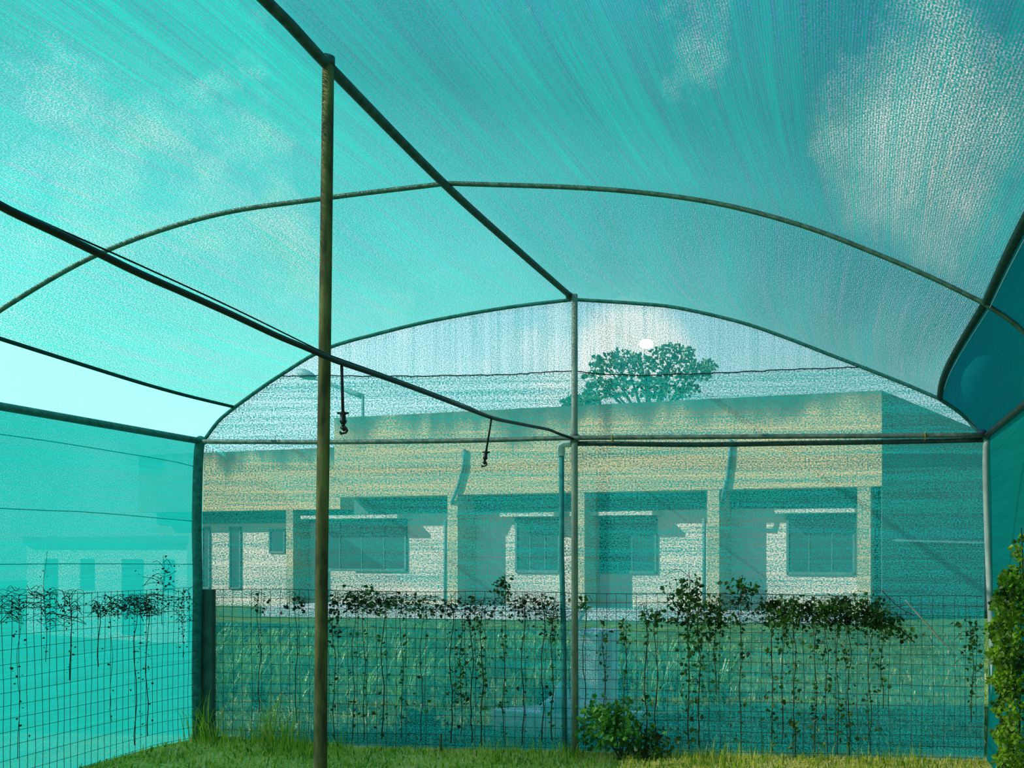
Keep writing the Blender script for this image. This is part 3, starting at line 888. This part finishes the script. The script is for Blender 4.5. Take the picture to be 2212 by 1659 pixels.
# ------------------------------------------------------------------ concrete block, slab, pipe and sack behind the net
C = at(1255, 1600, 6.98); Lp = at(1062, 1600, 7.36); Rp = at(1402, 1600, 7.25)
slab = thing('concrete_slab', 'low pale concrete slab on the ground behind the centre post', 'slab', (C.x, C.y, 0))
c2 = Lp+Rp-C
MB().prism([(C.x, C.y), (Rp.x, Rp.y), (c2.x, c2.y), (Lp.x, Lp.y)], -.03, .175).build('body', M['concrete'], slab, False, .012)
C = at(1291, 1500, 7.32); Lp = at(1232, 1500, 7.45); Rp = at(1336, 1500, 7.62)
c2 = Lp+Rp-C
blk = thing('concrete_pillar', 'pale concrete pillar standing on the slab right of the centre post', 'pillar', (C.x, C.y, .175))
zt = at(1291, 1366, 7.32).z
MB().prism([(C.x, C.y), (Rp.x, Rp.y), (c2.x, c2.y), (Lp.x, Lp.y)], .175, zt-.03).build('shaft', M['concrete'], blk, False, .008)
cc = [(C.x, C.y), (Rp.x, Rp.y), (c2.x, c2.y), (Lp.x, Lp.y)]
mx = sum(p[0] for p in cc)/4; my = sum(p[1] for p in cc)/4
MB().prism([(mx+(x-mx)*1.06, my+(y-my)*1.06) for x, y in cc], zt-.03, zt).build('cap', M['concrete'], blk, False, .005)
tp = tag(MB().tube(smooth_path([at(1246, 1366, 7.48), at(1250, 1345, 7.48), at(1256, 1330, 7.48), at(1272, 1307, 7.48)], 12), .017, 10).build('tap_pipe', M['white_pipe'], None, True), 'bent white pipe sticking up from the top of the concrete pillar', 'pipe')
sk = MB()
for cx, cy, rx, rz, zz in ((1207, 7.22, .10, .09, .24), (1190, 7.20, .09, .06, .215), (1214, 7.2, .06, .13, .29)):
    p = at(cx, 1500, cy)
    sk.ball((p.x, p.y, zz), rx, .07, rz)
sko = sk.build('sack', M['sack'], None, True)
sko.modifiers.new('blend', 'REMESH').voxel_size = .012
tag(sko, 'crumpled pale blue plastic sack on the slab left of the centre post', 'sack')

# ------------------------------------------------------------------ school-like building far behind
class Block:
    """local frame: s runs left along the front, p into the building"""
    def __init__(s, ox, oy): s.ox, s.oy = ox, oy
    def xy(s, a, p): return (s.ox-.959*a+.284*p, s.oy+.284*a+.959*p)
    def s_of(s, u, p):
        k = (u-PU)/F
        return (s.ox+.284*p-k*(s.oy+.959*p))/(.959+.284*k)
    def box(s, m, a0, a1, p0, p1, z0, z1):
        return m.prism([s.xy(a1, p0), s.xy(a0, p0), s.xy(a0, p1), s.xy(a1, p1)], z0, z1)
ZS, ZT, REC = 2.83, 4.9, .72
def building(B, length, label, cols, wins, depth, right_side, pipes, hoods=True):
    t = thing('building', label, 'building', (B.ox, B.oy, 0))
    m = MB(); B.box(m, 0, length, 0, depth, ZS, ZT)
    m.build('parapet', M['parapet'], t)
    m = MB(); B.box(m, 0, length, REC, REC+.2, -1, ZS)
    m.build('wall', M['cream_wall'], t)
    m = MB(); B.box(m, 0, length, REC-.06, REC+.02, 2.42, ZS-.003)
    tag(m.build('dark_band', M['dark_band'], t), 'dark band under the overhang')
    for a in cols:
        m = MB(); B.box(m, a-.15, a+.15, .01, REC-.002, -1, ZS-.002)
        m.build('column', M['cream'], t)
    for a0, a1, z0, z1, nm in wins:
        m = MB()
        for x0, x1, y0, y1 in ((a0, a1, z0, z0+.07), (a0, a1, z1-.07, z1), (a0, a0+.06, z0, z1), (a1-.06, a1, z0, z1)):
            B.box(m, x0, x1, REC-.05, REC+.03, y0, y1)
        for k in range(1, nm):
            x = a0+(a1-a0)*k/nm
            B.box(m, x-.012, x+.012, REC-.04, REC+.02, z0, z1)
        w = m.build('window', M['frame'], t)
        m = MB(); B.box(m, a0, a1, REC-.025, REC+.01, z0, z1)
        m.build('pane', M['glass'], w)
        if hoods:
            m = MB(); B.box(m, a0-.12, a1+.12, REC-.5, REC, z1+.02, z1+.11)
            m.build('window_hood', M['cream_wall'], w)
    for pts in pipes:
        MB().tube(pts, .045, 8).build('downpipe', M['pvc'], t, True)
    return t
B1 = Block((1905-PU)/F*20, 20.0)
len1 = B1.s_of(722, 0)
colsu = [977, 1250, 1540, 1866]
cols1 = [B1.s_of(u, 0) for u in colsu]
wu = [(690, 880, 4), (1115, 1212, 3), (1264, 1420, 3), (1700, 1848, 3)]
wins1 = [(B1.s_of(b, REC), B1.s_of(a, REC), .88, 2.26, n) for a, b, n in wu]
def on_front(u, z, p=-.06):
    a = B1.s_of(u, p); x, y = B1.xy(a, p); return Vector((x, y, z))
pipes1 = []
for u, u2 in ((1578, 1562), (1003, 978)):
    pipes1.append([on_front(u, 3.95), on_front(u-2, 3.5), on_front((u+u2)/2, 3.05), on_front(u2, 2.7), on_front(u2-4, 2.45, .2)])
for u in (1521, 962):
    pipes1.append([on_front(u, 2.2, .2), on_front(u, -.1, .2)])
b1 = building(B1, len1, 'long flat-roofed cream building with columns and dark windows behind the end net', cols1, wins1, 8, True, pipes1)
# shaded end wall running away to the right
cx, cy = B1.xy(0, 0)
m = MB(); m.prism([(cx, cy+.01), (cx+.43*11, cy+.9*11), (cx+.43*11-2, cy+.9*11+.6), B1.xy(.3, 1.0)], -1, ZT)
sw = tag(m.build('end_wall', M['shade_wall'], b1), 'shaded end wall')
m = MB(); m.prism([(cx+.43*.6+.06, cy+.9*.6-.02), (cx+.43*9+.06, cy+.9*9-.02), (cx+.43*9, cy+.9*9+.05), (cx+.43*.6, cy+.9*.6+.05)], 1.64, 1.69)
m.build('ledge', M['far_wall'], sw)
B2 = Block((735-PU)/F*31, 31.0)
wu2 = [(583, 617, 1)]
wins2 = [(B2.s_of(b, REC), B2.s_of(a, REC), 1.35, 2.2, n) for a, b, n in wu2]+[(B2.s_of(522, REC), B2.s_of(497, REC), .05, 2.3, 1), (B2.s_of(455, REC), B2.s_of(438, REC), .05, 2.3, 1)]
building(B2, B2.s_of(300, 0), 'lower-looking cream wing standing farther back at the left of the main building', [B2.s_of(625, 0)], wins2, 6, False, [], False)
# walkway in front
m = MB(); B1.box(m, 0, len1+.3, -1.9, .0, -.4, .08)
tag(m.build('path', M['paving'], None), 'raised pale concrete walkway along the foot of the building', kind='structure')
# street lamp rising over the roof
lm = thing('street_lamp', 'grey street lamp with long slanting arm above the building roof', 'lamp', at(783, 905, 26.5))
MB().tube([at(783, 1180, 26.5), at(783, 852, 26.5)], .05, 8).build('mast', M['lamp'], lm, True)
MB().tube(smooth_path([at(783, 856, 26.5), at(745, 842, 26.5), at(700, 824, 26.5), at(668, 813, 26.5)], 12), [.075]*4+[.05]*8, 8).build('arm', M['lamp'], lm, True)
hd = MB()
hp_ = [at(683, 818, 26.5), at(672, 813, 26.5), at(660, 809, 26.5), at(648, 804, 26.5), at(641, 801, 26.5)]
hd.tube(hp_, [.05, .11, .15, .12, .03], 10)
hd.build('lamp_head', M['lamp'], lm, True)

# ------------------------------------------------------------------ trees behind
def tree(label, blobs, Y, trunk_u, n, size):
    c = at(trunk_u, 900, Y)
    t = thing('tree', label, 'tree', (c.x, c.y, 0))
    m = MB()
    top = at(trunk_u, blobs[0][1], Y)
    m.tube([(c.x, c.y, -.8), (c.x+.05, c.y, top.z*.6), top], [.22, .17, .06], 8)
    for u, v, ru, rv in blobs:
        m.tube([(c.x, c.y, top.z*.72), at((u+trunk_u)/2, (v+930)/2, Y), at(u, v, Y)], [.09, .06, .02], 6)
    m.build('trunk', M['bark'], t)
    lf = MB()
    tot = sum(ru*rv for _, _, ru, rv in blobs)
    for u, v, ru, rv in blobs:
        for _ in range(int(n*ru*rv/tot)):
            a = R.uniform(0, 2*PI); r = math.sqrt(R.random())
            lf.leaf(at(u+ru*r*math.cos(a), v+rv*r*math.sin(a), Y+R.gauss(0, .8)), R.uniform(*size))
    lf.build('crown', M['tree_leaf'], t)
tree('airy round-topped tree rising behind the building roof below the oval hole', [(1395, 800, 60, 30), (1310, 785, 34, 20), (1350, 772, 36, 18), (1455, 762, 48, 20), (1500, 800, 46, 24), (1440, 840, 70, 22), (1320, 838, 60, 20), (1280, 812, 24, 14), (1530, 790, 20, 14)], 38, 1400, 2300, (.10, .22))
tree('smaller dark tree peeping over the roof just left of the centre post', [(1240, 872, 24, 18), (1275, 862, 24, 10), (1225, 885, 14, 10)], 42, 1245, 350, (.15, .30))
# low pale building glimpsed through the left wall
B3x, B3y = at(60, 1200, 15).xy
t = thing('outbuilding', 'low white outbuilding dimly visible through the left net', 'building', (B3x, B3y, 0))
q0, q1 = at(58, 1200, 16), at(404, 1200, 14.2)
def strip(f0, f1, d0, d1):
    a, b = q0.lerp(q1, f0), q0.lerp(q1, f1)
    return [(a.x*(1+d0/15), a.y*(1+d0/15)), (b.x*(1+d0/15), b.y*(1+d0/15)), (b.x*(1+d1/15), b.y*(1+d1/15)), (a.x*(1+d1/15), a.y*(1+d1/15))]
MB().prism(strip(0, 1, 0, 2.2), 0, 1.55).build('wall', M['far_wall'], t)
MB().prism(strip(-.03, 1.01, -.2, 2.4), 1.55, 1.66).build('roof', M['shade_wall'], t)
for f, g, z0 in ((.12, .2, .1), (.36, .44, .8), (.62, .74, .1), (.86, .92, .8)):
    MB().prism(strip(f, g, -.04, .04), z0, 1.3).build('window', M['glass'], t)

# ------------------------------------------------------------------ light
S = Vector((-.78, -.32, .55)).normalized()
sun = bpy.data.lights.new('sun', 'SUN')
sun.energy = 10.0
sun.angle = math.radians(.6)
sun.color = (1.0, .95, .86)
so = bpy.data.objects.new('sun', sun)
COL.objects.link(so)
so.rotation_euler = S.to_track_quat('Z', 'Y').to_euler()
w = bpy.data.worlds.new('sky')
bpy.context.scene.world = w
w.use_nodes = True
nt = w.node_tree
nt.nodes.clear()
out = nt.nodes.new('ShaderNodeOutputWorld')
bg = N(nt, 'ShaderNodeBackground', Strength=1.0)
tc = N(nt, 'ShaderNodeTexCoord')
sep = N(nt, 'ShaderNodeSeparateXYZ')
nt.links.new(tc.outputs['Generated'], sep.inputs[0])
base = ramp(nt, sep.outputs[2], [(0, (.58, .84, .90)), (.18, (.62, .93, 1.02)), (.30, (.33, .68, .82)), (.42, (.12, .30, .44)), (.53, (.12, .30, .60)), (1, (.08, .2, .45))])
cn = N(nt, 'ShaderNodeTexNoise', Scale=3.2, Detail=6.0, Roughness=.6)
nt.links.new(tc.outputs['Generated'], cn.inputs['Vector'])
cd = Vector((.155, 1, .46)).normalized()
dot = N(nt, 'ShaderNodeVectorMath', operation='DOT_PRODUCT')
dot.inputs[1].default_value = cd
nt.links.new(tc.outputs['Generated'], dot.inputs[0])
near = N(nt, 'ShaderNodeMapRange')
near.inputs['From Min'].default_value = .985; near.inputs['From Max'].default_value = .999
nt.links.new(dot.outputs['Value'], near.inputs['Value'])
dot2 = N(nt, 'ShaderNodeVectorMath', operation='DOT_PRODUCT')
dot2.inputs[1].default_value = Vector((-.2, 1, .222)).normalized()
nt.links.new(tc.outputs['Generated'], dot2.inputs[0])
near2 = N(nt, 'ShaderNodeMapRange')
near2.inputs['From Min'].default_value = .9975; near2.inputs['From Max'].default_value = .9998
nt.links.new(dot2.outputs['Value'], near2.inputs['Value'])
near_all = math_n(nt, 'ADD', math_n(nt, 'MULTIPLY', near.outputs[0], .14), math_n(nt, 'MULTIPLY', near2.outputs[0], .30))
f = math_n(nt, 'ADD', near_all, cn.outputs[0])
mr = N(nt, 'ShaderNodeMapRange')
mr.inputs['From Min'].default_value = .57; mr.inputs['From Max'].default_value = .72
nt.links.new(f, mr.inputs['Value'])
mixc = N(nt, 'ShaderNodeMix', data_type='RGBA')
nt.links.new(mr.outputs[0], mixc.inputs['Factor'])
nt.links.new(base, mixc.inputs['A'])
mixc.inputs['B'].default_value = (1.15, 1.15, 1.1, 1)
sd = N(nt, 'ShaderNodeVectorMath', operation='DOT_PRODUCT')
sd.inputs[1].default_value = S
nt.links.new(tc.outputs['Generated'], sd.inputs[0])
lum = N(nt, 'ShaderNodeMapRange')
lum.inputs['From Min'].default_value = -.2; lum.inputs['From Max'].default_value = .6
lum.inputs['To Min'].default_value = .85; lum.inputs['To Max'].default_value = 1.9
nt.links.new(sd.outputs['Value'], lum.inputs['Value'])
nt.links.new(lum.outputs[0], bg.inputs['Strength'])
nt.links.new([o for o in mixc.outputs if o.type == 'RGBA'][0], bg.inputs[0])
nt.links.new(bg.outputs[0], out.inputs[0])

# ------------------------------------------------------------------ camera and view
cam = bpy.data.cameras.new('camera')
cam.sensor_fit = 'HORIZONTAL'
cam.sensor_width = 36
cam.lens = F*36/2212
cam.shift_x = (1106-PU)/2212
cam.shift_y = (PV-829.5)/2212
cam.clip_end = 500
co = bpy.data.objects.new('camera', cam)
COL.objects.link(co)
co.location = (0, 0, CZ)
co.rotation_euler = (PI/2, 0, 0)
sc = bpy.context.scene
sc.camera = co
sc.view_settings.view_transform = 'Standard'
sc.view_settings.look = 'None'
sc.view_settings.exposure = 0
sc.view_settings.gamma = 1
sc.view_settings.use_curve_mapping = False
sc.cycles.transparent_max_bounces = 12
sc.cycles.max_bounces = 6
